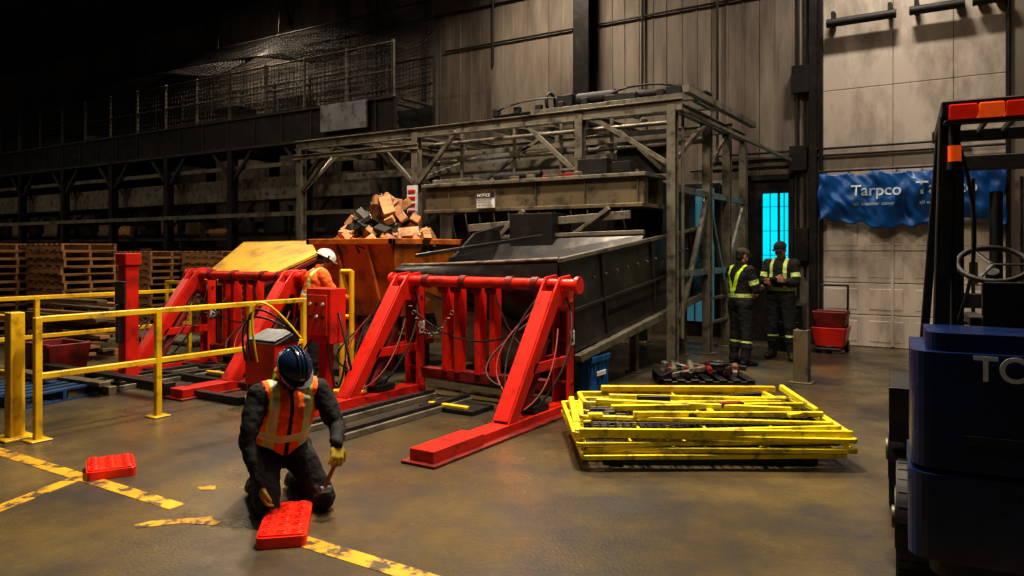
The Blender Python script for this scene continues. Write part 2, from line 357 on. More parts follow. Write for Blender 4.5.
b.curve((-5.2,11.2,4.3),(-3.6,10.9,4.1),-.12,.02); b.curve((-7.4,11.1,4.2),(-6.0,11.3,4.3),-.1,.02)
for i in range(9): b.box((-7.5+i*.45,11.25,4.2),(.12,.1,.1+.06*random.random()))
b.obj('hoist_motor',[M_black],.01)
# ---------------------------------------------------------------- press machine behind
b=MB()
b.b2((-8.1,9.95,2.36),(-4.1,10.12,2.76),1); b.b2((-8.1,10.5,2.36),(-4.1,10.7,2.76),1)
b.b2((-8.15,9.88,2.76),(-4.05,10.75,2.82),3); b.b2((-8.1,9.9,2.32),(-4.1,10.75,2.38),1)
for i in range(5): b.b2((-7.6+i*.85,9.92,2.38),(-7.58+i*.85,9.97,2.76),1)
b.b2((-7.7,10.2,.0),(-6.3,12.4,2.3),0)
b.b2((-6.3,10.9,1.9),(-4.2,12.5,2.75),0)
for i in range(6): b.b2((-6.2+i*.4,10.8,1.95),(-6.14+i*.4,10.92,2.75),0)
for i in range(5): b.b2((-7.65+i*.3,10.1,.2),(-7.6+i*.3,10.2,2.2),0)
b.b2((-7.72,10.1,1.2),(-6.3,10.2,1.28),0); b.b2((-7.72,10.1,.5),(-6.3,10.2,.58),0)
for x in(-5.9,-5.2,-4.5): b.cyl((x,10.4,1.7),(x,10.4,2.32),.06,3); b.cyl((x,10.4,2.0),(x,10.4,2.3),.11,0)
b.b2((-6.1,9.5,1.75),(-5.35,10.3,2.25),0); b.b2((-5.2,9.8,1.95),(-4.6,10.3,2.2),0)
b.beam((-7.0,9.7,2.05),(-4.2,9.7,2.2),.05,.12,3); b.beam((-6.6,9.6,1.7),(-5.9,9.6,2.3),.07,.07,3); b.beam((-5.2,9.65,1.85),(-4.5,9.65,2.3),.06,.06,3)
b.b2((-8.0,10.0,2.82),(-7.2,10.6,2.9),3); b.cyl((-5.6,10.3,2.93),(-4.4,10.3,2.93),.07,0)
b.box((-5.0,10.3,2.96),(.5,.4,.25),0); b.box((-4.5,10.2,2.93),(.3,.3,.16),0); b.cyl((-6.9,10.3,2.92),(-6.0,10.3,2.92),.06,0)
for i in range(14): b.box((-6.6+i*.17,10.1+.3*random.random(),2.86),(.14,.1,.08),random.choice((0,0,1,4)),(0,0,random.random()))
for i in range(12): b.curve((-7.5+i*.28,9.9,2.3),(-7.3+i*.28,10.1,1.7-.3*random.random()),.05,.015,0,6,6,(0,-.1,0))
b.b2((-5.0,11.0,2.9),(-4.1,11.05,3.6),5); b.prism([(-8.35,11.6,2.75),(-7.35,11.6,2.75),(-7.2,11.6,3.6),(-8.2,11.6,3.6)],(0,.04,0),6)  # pale slanted panel: its colour stands in for a patch of window light
b.obj('press_machine',[M_dark,M_olive,M_chrome,M_grey,M_redd,M_dark,M_lgrey],.008)
# ---------------------------------------------------------------- inclined infeed conveyor
b=MB()
def sl(F): return (F-7.3)*.103
xr,xl=-3.95,-6.35
b.prism([(xr,7.15,1.57),(xr,7.55,.52),(xr,12.2,.52+sl(12.2)),(xr,12.2,1.57+sl(12.2))],(-.05,0,0),0)
b.prism([(xl,8.3,1.60),(xl,8.3,1.0),(xl,12.2,.52+sl(12.2)),(xl,12.2,1.57+sl(12.2))],(.05,0,0),0)
b.prism([(xr,7.5,.50),(xr,7.55,.42),(xr,12.2,.42+sl(12.2)),(xr,12.2,.54+sl(12.2))],(.09,0,0),1)
b.prism([(xr,7.12,1.56),(xr,7.12,1.61),(xr,12.2,1.61+sl(12.2)),(xr,12.2,1.56+sl(12.2))],(.05,0,0),1)
b.prism([(xr,7.4,.98),(xr,7.38,1.02),(xr,12.2,1.02+sl(12.2)),(xr,12.2,.98+sl(12.2))],(.03,0,0),0)
for i in range(3):
    F=8.4+i*1.6; b.beam((xr+.01,F,.55+sl(F)),(xr+.01,F-.2,1.57+sl(F)),.03,.04,0)
for i in range(14):
    F=7.7+i*.33; b.cyl((xr,F,1.3+sl(F)),(xr+.02,F,1.3+sl(F)),.018,1,8)
def scoop(u,v):
    x=xl-.15+(xr-xl+.15)*u
    ztop=1.50+.10*u**1.3; zbot=1.36-.84*u**1.25
    z=ztop+(zbot-ztop)*v
    y=7.15+.38*v+.35*(1-u)**2*(1-v)-.18*math.sin(v*math.pi)
    return (x,y,z)
b.grid(scoop,30,10,0)
b.grid(lambda u,v:(lambda p,q:(p[0],p[1]+.02+v*1.6,p[2]-.03-v*.75*(.4+.6*u)))(scoop(u,0),0),30,8,0)
b.tube([scoop(i/20,0) for i in range(21)],.022,1,8); b.tube([scoop(i/20,1) for i in range(21)],.02,1,8)
b.prism([(xl+.35,7.45,1.10),(xl+1.7,7.45,.78),(xl+1.9,7.5,.38),(xl+.55,7.5,.38)],(0,.03,0),2)
b.beam((xl+.3,7.42,1.14),(xl+2.0,7.42,.62),.05,.05,1)
b.prism([(xl,8.2,.85),(xl,12.2,.7+sl(12.2)),(xl,12.2,.78+sl(12.2)),(xl,8.2,.93)],(xr-xl,0,0),0)
b.prism([(xl,8.3,1.55),(xl,10.0,1.75),(xl,10.0,2.15),(xl,8.9,1.95)],(.04,0,0),0)
b.prism([(xl,9.3,1.5),(xr,9.3,1.62),(xr,9.6,1.92),(xl,9.6,1.88)],(0,.04,0),0)
b.beam((xl,9.6,1.90),(xr,9.6,1.95),.05,.06,1)
b.beam((xl-.1,7.7,1.62),(xl+1.0,9.2,1.90),.05,.05,0)
for x in(xl+.55,xr-.15):
    for F in(7.75,9.6,11.6): b.beam((x,F,0),(x,F,.6+sl(F)),.1,.1,1); b.box((x,F,.01),(.2,.2,.02),1)
b.beam((xl+.5,7.75,.3),(xr-.1,7.75,.3),.06,.08,1); b.beam((xl+.55,7.75,.1),(xr-.15,9.6,.6),.04,.04,1)
b.obj('infeed_conveyor',[M_chute,M_grey,M_lgrey,M_cat],.005)
# notice sign
b=MB(); b.b2((-6.95,9.84,2.38),(-6.6,9.86,2.62),0); b.b2((-6.95,9.83,2.55),(-6.6,9.845,2.62),1)
sgn=b.obj('notice_sign',[M_white,M_black])
text('notice_text','NOTICE',.07,Matrix.Translation((-6.93,9.82,2.56))@Matrix.Rotation(RX,4,'X'),M_white,sgn,.001)
for i in range(3): text('notice_line_%d'%i,'EYE PROTECTION' if i%2 else 'KEEP HANDS CLEAR',.032,Matrix.Translation((-6.93,9.83,2.50-i*.045))@Matrix.Rotation(RX,4,'X'),M_black,sgn,.001)
b=MB(); b.b2((-8.70,10.16,2.2),(-8.48,10.2,2.85),0); 
for i in range(5): b.b2((-8.67,10.145,2.24+i*.12),(-8.51,10.165,2.29+i*.12),1)
b.obj('warning_sign',[M_white,M_red])
# ---------------------------------------------------------------- red hydraulic clamp frames
def clamp(dx,name,foot0=4.5):
    b=MB(Matrix.Translation((dx,0,0)))
    for k,R0 in enumerate((-3.75,-5.78)):
        f0=foot0 if k==0 else 5.15
        b.b2((R0-.10,f0+.35,.02),(R0+.10,6.98,.10),0); b.b2((R0-.17,f0,0),(R0+.17,6.98,.025),2)
        b.b2((R0-.12,f0+.05,.025),(R0+.12,f0+.75,.12),0)
        for sx in(-.095,.07):
            b.prism([(R0+sx,6.98,.1),(R0+sx,6.98,1.36),(R0+sx,6.88,1.44),(R0+sx,6.66,1.42),(R0+sx,6.54,1.28),(R0+sx,5.68,.1),(R0+sx,5.84,.1),(R0+sx,6.62,1.12),(R0+sx,6.82,1.10),(R0+sx,6.82,.1)],(.025,0,0),0)
            b.prism([(R0+sx,6.84,.5),(R0+sx,6.84,.6),(R0+sx,6.18,.6),(R0+sx,6.10,.5)],(.025,0,0),0)
        b.b2((R0-.095,6.95,.1),(R0+.095,6.98,1.36),2)
        b.beam((R0,5.69,.12),(R0,6.53,1.28),.16,.02,0,(0,0,1))
        b.cyl((R0,6.12,.18),(R0,6.5,.8),.055,2,16); b.cyl((R0,6.5,.8),(R0,6.7,1.14),.028,1,12)
        b.cyl((R0-.13,6.75,1.3),(R0+.13,6.75,1.3),.085,0,18); b.cyl((R0-.16,6.75,1.3),(R0+.16,6.75,1.3),.045,1,12)
        for zz in (.3,.75,1.15): b.cyl((R0-.11,6.9,zz),(R0+.11,6.9,zz),.022,2,8)
        for q in range(3):
            b.curve((R0-.1,6.55,1.22-.1*q),(R0-.14,6.0-.05*q,.3+.05*q),.05*q,.012,(6,2,6)[q],14,6,(-.14-.06*q,-.08*q,0))
        b.curve((R0+.1,6.8,1.2),(R0+.12,6.2,.2),.0,.014,6,12,6,(.16,.02,0)); b.curve((R0+.1,6.6,.9),(R0+.12,5.9,.2),.1,.012,2,12,6,(.1,-.05,0))
        b.b2((R0-.09,6.25,.5),(R0+.09,6.5,.56),0); b.b2((R0+.095,6.85,.7),(R0+.11,6.95,.85),5); b.b2((R0-.11,6.3,.62),(R0-.095,6.42,.78),5)
        b.box((R0,6.3,.14),(.16,.3,.08),3); b.cyl((R0+.0,6.15,.2),(R0+.0,6.35,.2),.05,3)
    b.cyl((-5.95,6.72,1.34),(-3.50,6.72,1.34),.062,0,18)
    b.cyl((-3.50,6.72,1.34),(-3.46,6.72,1.34),.09,0,18); b.cyl((-5.99,6.72,1.34),(-5.95,6.72,1.34),.09,0,18)
    for x in (-5.45,-4.92,-4.3,-3.98): b.cyl((x-.04,6.72,1.34),(x+.04,6.72,1.34),.078,2,14)
    for x in (-5.24,-5.06,-4.78,-4.58):
        b.prism([(x-.035,6.90,1.33),(x-.035,6.79,1.33),(x-.035,6.77,1.2),(x-.035,6.77,.3),(x-.035,6.90,.3),(x-.035,6.92,1.2)],(.07,0,0),0)
        b.cyl((x-.045,6.75,1.26),(x+.045,6.75,1.26),.05,2,12)
    b.beam((-5.6,6.85,.26),(-3.9,6.85,.26),.12,.12,2)
    for i in range(14):
        t=i/13; b.ring((-5.6+.6*t,6.6,1.05-.28*math.sin(t*math.pi)-.05*t),.024,.008,4,(0,1,0) if i%2 else (0,0,1),10,5)
    b.curve((-5.6,6.66,1.0),(-3.95,6.66,.95),.28,.012,6,18,6); b.curve((-4.45,6.66,1.2),(-3.95,6.66,.7),.2,.012,6,14,6)
    for x in(-5.35,-4.85):
        b.b2((x-.06,4.75,0),(x+.06,6.7,.06),4); b.b2((x-.03,4.75,.06),(x+.03,6.7,.10),3)
    b.b2((-5.1,6.15,.0),(-4.4,6.55,.05),3); b.b2((-5.0,6.18,.05),(-4.5,6.24,.08),7)
    return b.obj(name,[M_red,M_chrome,M_redd,M_dark,M_grey,M_white,M_black,M_yel],.006)
clamp(0,'hydraulic_clamp_frame'); clamp(-4.0,'hydraulic_clamp_frame',5.0)
b=MB()
for i,(x,y) in enumerate(((-7.0,7.15),(-7.0,6.4),(-7.2,5.8),(-7.2,5.2))): b.b2((x-2.8,y,0),(x+.35,y+.09,.09))
b.obj('floor_rail',M_dark,.005)
# ---------------------------------------------------------------- control console + hoses
b=MB()
cx,cy=-6.26,5.92
b.b2((cx-.19,cy-.12,.66),(cx+.19,cy+.12,1.27),0); b.beam((cx,cy,0),(cx,cy,.66),.12,.12,0); b.box((cx,cy,.015),(.3,.3,.03),0)
b.b2((cx-.15,cy-.14,.75),(cx+.15,cy-.12,1.2),0)
for i in range(3):
    for j in range(2): b.cyl((cx-.1+i*.1,cy-.14,1.1-.14*j),(cx-.1+i*.1,cy-.16,1.1-.14*j),.018,1 if (i+j)%2 else 3,10)
cx2,cy2=-6.55,5.40
b.b2((cx2-.24,cy2-.16,.24),(cx2+.24,cy2+.16,.70),0)
b.prism([(cx2-.26,cy2-.18,.70),(cx2-.26,cy2+.16,.70),(cx2-.26,cy2+.16,.82)],(.52,0,0),1)
b.prism([(cx2-.22,cy2-.15,.722),(cx2-.22,cy2+.12,.815),(cx2-.22,cy2+.12,.826),(cx2-.22,cy2-.15,.734)],(.44,0,0),4)
for q in((-.2,-.12),(.2,-.12),(-.2,.12),(.2,.12)): b.box((cx2+q[0],cy2+q[1],.12),(.05,.05,.24),1)
for q in range(3): b.curve((cx2-.22+.1*q,cy2-.17,.5),(cx2+.35,cy2+.1,.75),-.25-.08*q,.014,1 if q<2 else 2,14,6,(-.1,-.2,.1))
b.curve((cx+.2,cy,1.0),(cx+.35,cy+.1,.1),.1,.015,1,12,6,(.15,-.1,0)); b.curve((cx-.15,cy-.1,.7),(cx2+.2,cy2,.3),.2,.015,1,12,6)
b.curve((cx+.15,cy-.12,.7),(cx+.4,cy-.1,.5),.4,.014,1,12,6); b.curve((cx-.1,cy-.12,.7),(cx-.4,cy-.2,.05),-.1,.014,1,12,6)
b.obj('control_console',[M_red,M_dark,M_yel,M_white,M_lgrey],.012)
b=MB()
for x in(-6.50,-6.34): b.cyl((x,6.4,0),(x,6.4,1.45),.032)
b.cyl((-6.50,6.4,1.44),(-6.34,6.4,1.44),.032); b.cyl((-6.50,6.4,.9),(-6.34,6.4,.9),.03); b.box((-6.42,6.4,.01),(.4,.22,.02))
b.obj('yellow_barrier_post',M_yel)
# ---------------------------------------------------------------- orange hopper, ochre sheet, wood scrap
b=MB()
def frust(b,bot,top,zb,zt,t,m):
    (ax0,ax1,ay0,ay1)=bot;(bx0,bx1,by0,by1)=top
    B=[V((ax0,ay0,zb)),V((ax1,ay0,zb)),V((ax1,ay1,zb)),V((ax0,ay1,zb))];T_=[V((bx0,by0,zt)),V((bx1,by0,zt)),V((bx1,by1,zt)),V((bx0,by1,zt))]
    c=sum(B,V())/4
    for i in range(4):
        j=(i+1)%4; ins=((c-(B[i]+B[j])/2)); ins.z=0; ins=ins.normalized()*t
        b.prism([B[i],B[j],T_[j],T_[i]],ins,m)
    b.prism(B,(0,0,t),m)
frust(b,(-7.9,-7.0,7.9,8.8),(-8.35,-6.75,7.6,9.1),.75,1.82,.03,0)
b.b2((-8.39,7.54,1.78),(-6.71,7.60,1.86),0); b.b2((-6.79,7.54,1.78),(-6.71,9.14,1.86),0); b.b2((-8.39,7.54,1.78),(-8.32,9.14,1.86),0); b.b2((-8.39,9.08,1.78),(-6.71,9.14,1.86),0)
for x in(-7.8,-7.2): b.beam((x,7.86,.8),(x-.02,7.58,1.78),.06,.05,0)
for x in(-7.8,-7.1):
    for y in (8.0,8.7): b.beam((x,y,0),(x,y,.78),.1,.1,1)
b.b2((-7.9,7.9,.3),(-7.0,8.8,.38),1)
b.obj('tipping_hopper',[M_orange,M_redd],.006)
b=MB()
P=[V((-10.35,7.15,1.2)),V((-9.0,7.15,1.2)),V((-8.75,8.7,1.82)),V((-11.3,8.7,1.80))]
b.prism(P,(0,-.02,.04),0)
for t in (0,.33,.66,1): b.beam(P[0].lerp(P[1],t)-V((0,0,.05)),P[3].lerp(P[2],t)-V((0,0,.05)),.05,.06,1)
b.beam(P[0],P[1],.06,.08,0); b.beam(P[3],P[2],.05,.10,0)
for x,y,z in((-10.1,7.3,1.2),(-9.1,7.3,1.2),(-10.6,8.5,1.75),(-8.9,8.5,1.75)): b.beam((x,y,0),(x,y,z),.08,.08,1)
b.obj('sloped_feed_tray',[M_ochre,M_redd],.004)
b=MB(); random.seed(3)
for i in range(150):
    r=random.random(); a=random.random()*6.28; rr=math.sqrt(r)
    x=-7.55+rr*math.cos(a)*.78; y=8.35+rr*math.sin(a)*.68
    z=1.72+ (1-rr**1.6)*.82*random.random()**.6
    s_=random.uniform(.7,1.3)
    b.box((x,y,z),(random.uniform(.16,.40)*s_,random.uniform(.10,.2),random.uniform(.08,.16)),random.choice((0,0,1,2)),(random.uniform(-.9,.9),random.uniform(-.9,.9),random.uniform(0,3.1)))
b.prism([(-8.15,7.75,1.45),(-6.95,7.75,1.45),(-6.95,8.95,1.45),(-8.15,8.95,1.45)],(.0,.0,.28),1)
b.obj('wood_scrap_pile',[M_wood2,M_wood,M_dark],.004)
# ---------------------------------------------------------------- yellow safety railings
def railing(name,pts,thick0=None,h=1.1):
    b=MB()
    for (x,y) in pts: b.box((x,y,h/2),(.06,.06,h),0); b.box((x,y,.008),(.18,.18,.016),0)
    for a,c in zip(pts,pts[1:]):
        for z in (h-.02,h*.52): b.beam((a[0],a[1],z),(c[0],c[1],z),.055,.055,0)
    if thick0: 
        b.box((thick0[0],thick0[1],.57),(.12,.12,1.14),0); b.box((thick0[0],thick0[1],.012),(.28,.28,.024),0)
    return b.obj(name,M_yel,.006)
railing('safety_railing',[(-7.11,3.29),(-7.11,4.43),(-7.11,5.56),(-7.11,6.35)])
railing('safety_railing',[(-12,3.2),(-10.8,3.2),(-9.6,3.2),(-8.4,3.2),(-7.37,3.22)],(-7.37,3.22))
railing('safety_railing',[(-10.4,3.6),(-10.4,4.8),(-10.4,6.0),(-10.4,7.0)])
railing('safety_railing',[(-13.5,8.6),(-12.3,8.6),(-11.4,8.6)])
# ---------------------------------------------------------------- pallets
def pallet(b,cx,cy,z,rot,m=0,L=1.2,W=1.0):
    R=Matrix.Rotation(rot,3,'Z')
    def bx(x,y,zz,sx,sy,sz): b.box(V((cx,cy,z+zz))+R@V((x,y,0)),(sx,sy,sz),m,R)
    for y in(-W/2+.03,0,W/2-.03): bx(0,y,.07,L,.045,.09)
    for i in range(7): bx(-L/2+.05+i*(L-.1)/6,0,.127,.1,W,.02)
    for i in range(5): bx(-L/2+.05+i*(L-.1)/4,0,.012,.1,W,.02)
def stack(name,cx,cy,n,rot=0):
    b=MB()
    for i in range(n): pallet(b,cx+random.uniform(-.02,.02),cy+random.uniform(-.02,.02),i*.14,rot+random.uniform(-.03,.03))
    return b.obj(name,M_wood)
stack('pallet_stack',-15.6,6.6,13); stack('pallet_stack',-14.3,7.2,13,.03); stack('pallet_stack',-15.0,9.3,12); stack('pallet_stack',-13.75,10.0,12,.1)
stack('pallet_stack',-17.4,7.0,13)
b=MB(); px,py=-9.40,5.45
b.b2((px-.09,py-.09,0),(px+.09,py+.09,1.5),0); b.b2((px-.12,py-.11,1.5),(px+.12,py+.11,1.66),0); b.box((px,py,.02),(.32,.32,.04),0)
b.b2((px-.1,py-.13,1.0),(px+.1,py-.09,1.3),1); b.b2((px-.03,py-.16,.5),(px+.03,py-.08,1.0),1)
b.obj('red_machine_post',[M_red,M_dark],.01)
b=MB(); b.b2((-11.6,5.2,.0),(-10.9,5.7,.05),0)
frust(b,(-11.6,-10.9,5.2,5.7),(-11.65,-10.85,5.15,5.75),.0,.38,.03,0); b.b2((-11.68,5.12,.34),(-10.82,5.17,.4),0)
b.obj('red_crate',[M_redd],.01)
b=MB()
for i in range(14):
    b.box((-12.6+random.uniform(-.2,.2),6.35+random.uniform(-.3,.3),.1+.06*i),(2.0,.16,.05),i%2,(0,random.uniform(-.02,.02),random.uniform(-.08,.08)))
b.b2((-13.4,6.0,0),(-11.8,6.1,.1),0);b.b2((-13.4,6.6,0),(-11.8,6.7,.1),0)
b.obj('lumber_pile',[M_wood,M_olive],.004)
b=MB()
pallet(b,-9.3,4.2,0,.2); b.obj('blue_pallet',M_bpal)
b=MB(); random.seed(21)
for i in range(9):
    x=-9.6+random.uniform(-.9,1.6); y=4.6+random.uniform(-.2,.9)
    if i<4: b.box((x,y,.12+.03*i),(1.5,.14,.05),i%2,(0,0,random.uniform(-.1,.1)))
    else: b.box((x,y,.06),(.35,.25,.12),i%2,(0,0,random.random()))
b.box((-9.6,4.8,.05),(2.0,.1,.1),1)
b.obj('dunnage_beams',[M_dark,M_olive],.004)
b=MB()
for i in range(5): b.cyl((-16,7.95+.12*i,.06),(-11.6,7.95+.12*i,.06),.05,0,10)
b.obj('pipe_bundle',M_grey)
# ---------------------------------------------------------------- blue box
b=MB(); bx,by=-4.12,8.05
b.b2((bx-.25,by-.22,0),(bx+.25,by+.22,.40),0); b.b2((bx-.27,by-.24,.37),(bx+.27,by+.24,.44),0)
for i in range(4): b.b2((bx-.2+.13*i,by-.235,.05),(bx-.17+.13*i,by-.22,.35),0); b.b2((bx+.245,by-.17+.11*i,.05),(bx+.262,by-.14+.11*i,.35),0)
b.b2((bx+.26,by-.12,.2),(bx+.268,by+.12,.26),1)
b.obj('blue_storage_bin',[M_bbox,M_white],.012)
# ---------------------------------------------------------------- yellow gate stack
cxy=rm(1.57,6.3)
Mg=Matrix.Translation((cxy[0],cxy[1],0))@Matrix.Rotation(math.radians(32.5),4,'Z')
b=MB(Mg)
def gate(b,ox,oy,z,L,W,rot,m,bars=3,cross=4,t=.036,tilt=0,tilt2=0):
    R=Matrix.Translation((ox,oy,z))@Matrix.Rotation(rot,4,'Z')@Matrix.Rotation(tilt,4,'Y')@Matrix.Rotation(tilt2,4,'X')
    def bm(p,q,w=t,h=t,mm=m): b.beam(R@V((p[0],p[1],0)),R@V((q[0],q[1],0)),w,h,mm)
    for y in(-W/2,W/2): bm((-L/2,y),(L/2,y))
    for x in(-L/2,L/2): bm((x,-W/2),(x,W/2))
    for i in range(1,bars): bm((-L/2,-W/2+i*W/bars),(L/2,-W/2+i*W/bars),t*.6,t*.6)
    for i in range(1,cross): bm((-L/2+i*L/cross,-W/2),(-L/2+i*L/cross,W/2),t*.6,t*.6)
def meshfill(b,ox,oy,z,L,W,rot,m,n=26,k=12,tilt=0):
    R=Matrix.Translation((ox,oy,z))@Matrix.Rotation(rot,4,'Z')@Matrix.Rotation(tilt,4,'Y')
    for i in range(n): 
        x=-L/2+L*i/(n-1); b.beam(R@V((x,-W/2,0)),R@V((x,W/2,0)),.012,.012,m)
    for i in range(k):
        y=-W/2+W*i/(k-1); b.beam(R@V((-L/2,y,0)),R@V((L/2,y,0)),.012,.012,m)
for y in(-.4,.0,.45): b.box((0,y,.045),(1.7,.1,.09),1)
for x in(-.75,.75): b.box((x,0,.055),(.1,1.0,.07),2)
gate(b,-.02,-.02,.11,2.02,1.16,.02,0,3,4)
gate(b,.05,.0,.16,2.06,1.2,-.03,0,4,3)
meshfill(b,.0,-.0,.185,1.95,1.1,.0,2)
gate(b,-.03,.02,.205,2.1,1.18,.035,0,3,5,.032)
gate(b,.05,-.01,.25,2.08,1.14,-.05,0,2,3,.036,.012)
meshfill(b,.02,.03,.275,1.85,1.0,-.03,2,30,16)
gate(b,-.06,.02,.30,2.06,1.16,.01,0,3,4,.034,-.02)
meshfill(b,.0,.03,.325,1.8,.95,-.06,2,30,16)
gate(b,.0,.06,.345,1.95,.95,-.08,0,2,2,.034,.01)
gate(b,-.10,.30,.385,1.7,.45,.03,0,2,2,.034)
b.beam((-.75,-.2,.40),(.9,-.02,.385),.05,.045,0); b.beam((-.85,.02,.41),(.7,-.28,.40),.045,.045,0); b.beam((-.6,-.38,.39),(.95,-.3,.37),.04,.04,0)
b.beam((-.75,.50,.43),(.85,.52,.42),.06,.05,3); b.beam((-.72,.18,.42),(.8,.12,.40),.04,.04,0); b.beam((.9,.5,.44),(.98,-.1,.35),.04,.05,0)
b.beam((1.05,-.55,.24),(1.09,.56,.27),.05,.09,0); b.beam((-1.06,-.58,.27),(-1.02,.56,.30),.05,.09,0)
b.beam((-1.05,-.585,.29),(1.06,-.585,.27),.035,.07,0); b.beam((-1.02,-.57,.13),(1.0,-.57,.13),.04,.06,0)
b.box((.25,-.15,.42),(.2,.07,.04),4,(0,0,.2)); b.box((-.35,.08,.425),(.28,.06,.04),2,(0,0,-.1)); b.box((.5,.25,.41),(.3,.06,.04),2,(0,0,.4))
for i in range(12): b.box((-.9+i*.16,-.35+.13*(i%5),.375),(.12,.05,.03),(0,2)[i%2],(0,0,i*1.3))
b.obj('yellow_gate_stack',[M_ylime,M_bpal,M_dark,M_yel,M_redd],.004)
# ---------------------------------------------------------------- dark pallet of machine parts
b=MB(Matrix.Translation((-3.0,9.15,0))@Matrix.Rotation(.55,4,'Z'))
pallet(b,0,0,0,0,0,1.1,.85)
random.seed(5)
for i in range(26): b.box((random.uniform(-.45,.45),random.uniform(-.32,.32),.18+random.random()*.07),(random.uniform(.1,.4),.06,.06),random.choice((1,1,2,3)),(0,random.uniform(-.2,.2),random.random()*3))
for i in range(4): b.cyl((-.4+i*.22,-.3,.22),(-.3+i*.22,.3,.24),.035,random.choice((1,2,3)))
b.ring((.2,.0,.27),.13,.025,1)
b.obj('machine_parts_pallet',[M_dark,M_dark,M_redd,M_grey],.006)
b=MB(); b.b2((-2.05,9.9,0),(-1.87,9.95,.68)); b.b2((-2.05,9.95,0),(-2.01,10.08,.68)); b.b2((-1.91,9.95,0),(-1.87,10.08,.68)); b.b2((-2.1,9.88,0),(-1.82,10.12,.02))
b.obj('steel_channel_post',M_olive,.005)
b=MB(Matrix.Translation((-2.15,13.3,0)))
frust(b,(-.22,.22,-.2,.2),(-.28,.28,-.25,.25),.1,.42,.03,0); frust(b,(-.22,.22,-.2,.2),(-.27,.27,-.24,.24),.42,.68,.03,2)
for x in(-.22,.22): b.cyl((x,.22,.08),(x,.3,1.1),.018,1); b.cyl((x-.03,.2,.09),(x+.03,.2,.09),.09,1)
b.cyl((-.22,.3,1.1),(.22,.3,1.1),.018,1); b.b2((-.2,-.3,0.04),(.2,.2,.09),1); b.box((0,-.2,.06),(.1,.06,.12),1)
b.obj('tool_cart',[M_red,M_dark,M_redd],.01)
b=MB(Matrix.Translation((-2.75,13.1,0))); b.b2((-.22,-.2,0),(.22,.2,.75),0); b.b2((-.24,-.22,.75),(.24,.22,.79),0)
for z in(.15,.4,.6): b.b2((-.18,-.215,z),(.18,-.2,z+.1),0)
b.obj('tool_cabinet',M_dark,.01)
# ---------------------------------------------------------------- floor markings
b=MB()
b.b2((-8.6,2.88,0),(-4.5,3.0,.003)); b.b2((-3.55,2.92,0),(.8,3.05,.003))
b.prism([(-5.75,2.88,0),(-5.62,2.88,0),(-5.2,1.8,0),(-5.33,1.8,0)],(0,0,.003))
b.prism([(-4.42,2.60,0),(-4.36,2.58,0),(-4.2,2.78,0),(-4.0,2.86,0),(-4.02,2.93,0),(-4.15,2.95,0),(-4.25,2.84,0),(-4.4,2.70,0)],(0,0,.003),1)
b.prism([(-4.75,3.25,0),(-4.64,3.24,0),(-4.6,3.3,0),(-4.68,3.36,0)],(0,0,.003),1)
b.obj('floor_marking',[M_line,M_line2])
def pad(cx,cy,rot,L=.56,W=.34):
    b=MB(Matrix.Translation((cx,cy,0))@Matrix.Rotation(rot,4,'Z'))
    def rr(a,c,r,k=5):
        pts=[]
        for sx,sy,a0 in((1,1,0),(-1,1,90),(-1,-1,180),(1,-1,270)):
            for i in range(k+1):
                t=math.radians(a0+90*i/k); pts.append((sx*(a-r)+r*math.cos(t),sy*(c-r)+r*math.sin(t),0))
        return pts
    b.prism(rr(W/2,L/2,.03),(0,0,.065),0)
    b.prism([V(p)+V((0,0,.065)) for p in rr(W/2-.012,L/2-.012,.025)],(0,0,.012),0)
    for i in range(3):
        for j in range(5):
            x=-W/2+.055+i*(W-.11)/2; y=-L/2+.06+j*(L-.12)/4
            b.cyl((x,y,.075),(x,y,.09),.032,0,14,.022); b.ring((x,y,.079),.038,.004,0,(0,0,1),14,5)
            b.cyl((x,y,.088),(x,y,.0915),.010,1,10)
    return b.obj('red_tray',[M_redpl,M_redd],.004)
p=rm(-1.375,4.50); pad(p[0],p[1],math.radians(44),.58,.28)
p=rm(-3.08,5.68); pad(p[0],p[1],math.radians(32.5+30),.40,.33)
# ---------------------------------------------------------------- forklift
FK=Matrix.Translation((-.272,3.74,0))@Matrix.Rotation(math.radians(5.1),4,'Z')
root=empty('forklift')
def rprism(b,x0,x1,y0,y1,z0,z1,r,m,k=6,taper=0):
    pts=[]
    for cx_,cy_,a0 in((x1-r,y1-.02,0),(x0+r,y1-.02,90),(x0+r,y0+r,180),(x1-r,y0+r,270)):
        if a0 in(0,90): pts.append((x1 if a0==0 else x0,y1,0)); continue
        for i in range(k+1):
            t=math.radians(a0+90*i/k); pts.append((cx_+r*math.cos(t),cy_+r*math.sin(t),0))
    lo=[V((p[0],p[1]+taper,z0)) for p in pts]; hi=[V((p[0],p[1],z1)) for p in pts]
    n=len(pts); b.add(lo+hi,[tuple(range(n-1,-1,-1)),tuple(range(n,2*n))],m); b.add(lo+hi,[(i,(i+1)%n,n+(i+1)%n,n+i) for i in range(n)],m,False)
b=MB(FK)
rprism(b,0,1.15,0,.62,.74,1.25,.10,0); rprism(b,-.01,1.16,-.02,.62,.34,.715,.10,0,6,.0); rprism(b,.08,1.07,.1,.62,.22,.34,.12,1)
rprism(b,.06,1.09,.06,.5,1.25,1.33,.08,0)
b.b2((.03,.95,.42),(1.12,1.5,.86),0); b.b2((.03,.6,.58),(1.12,.98,.95),0)
b.b2((.1,.5,.95),(1.05,1.2,1.15),2); b.b2((.2,-.012,.86),(.95,.0,.9),1)
b.b2((.03,1.45,.36),(1.12,1.62,.46),2)
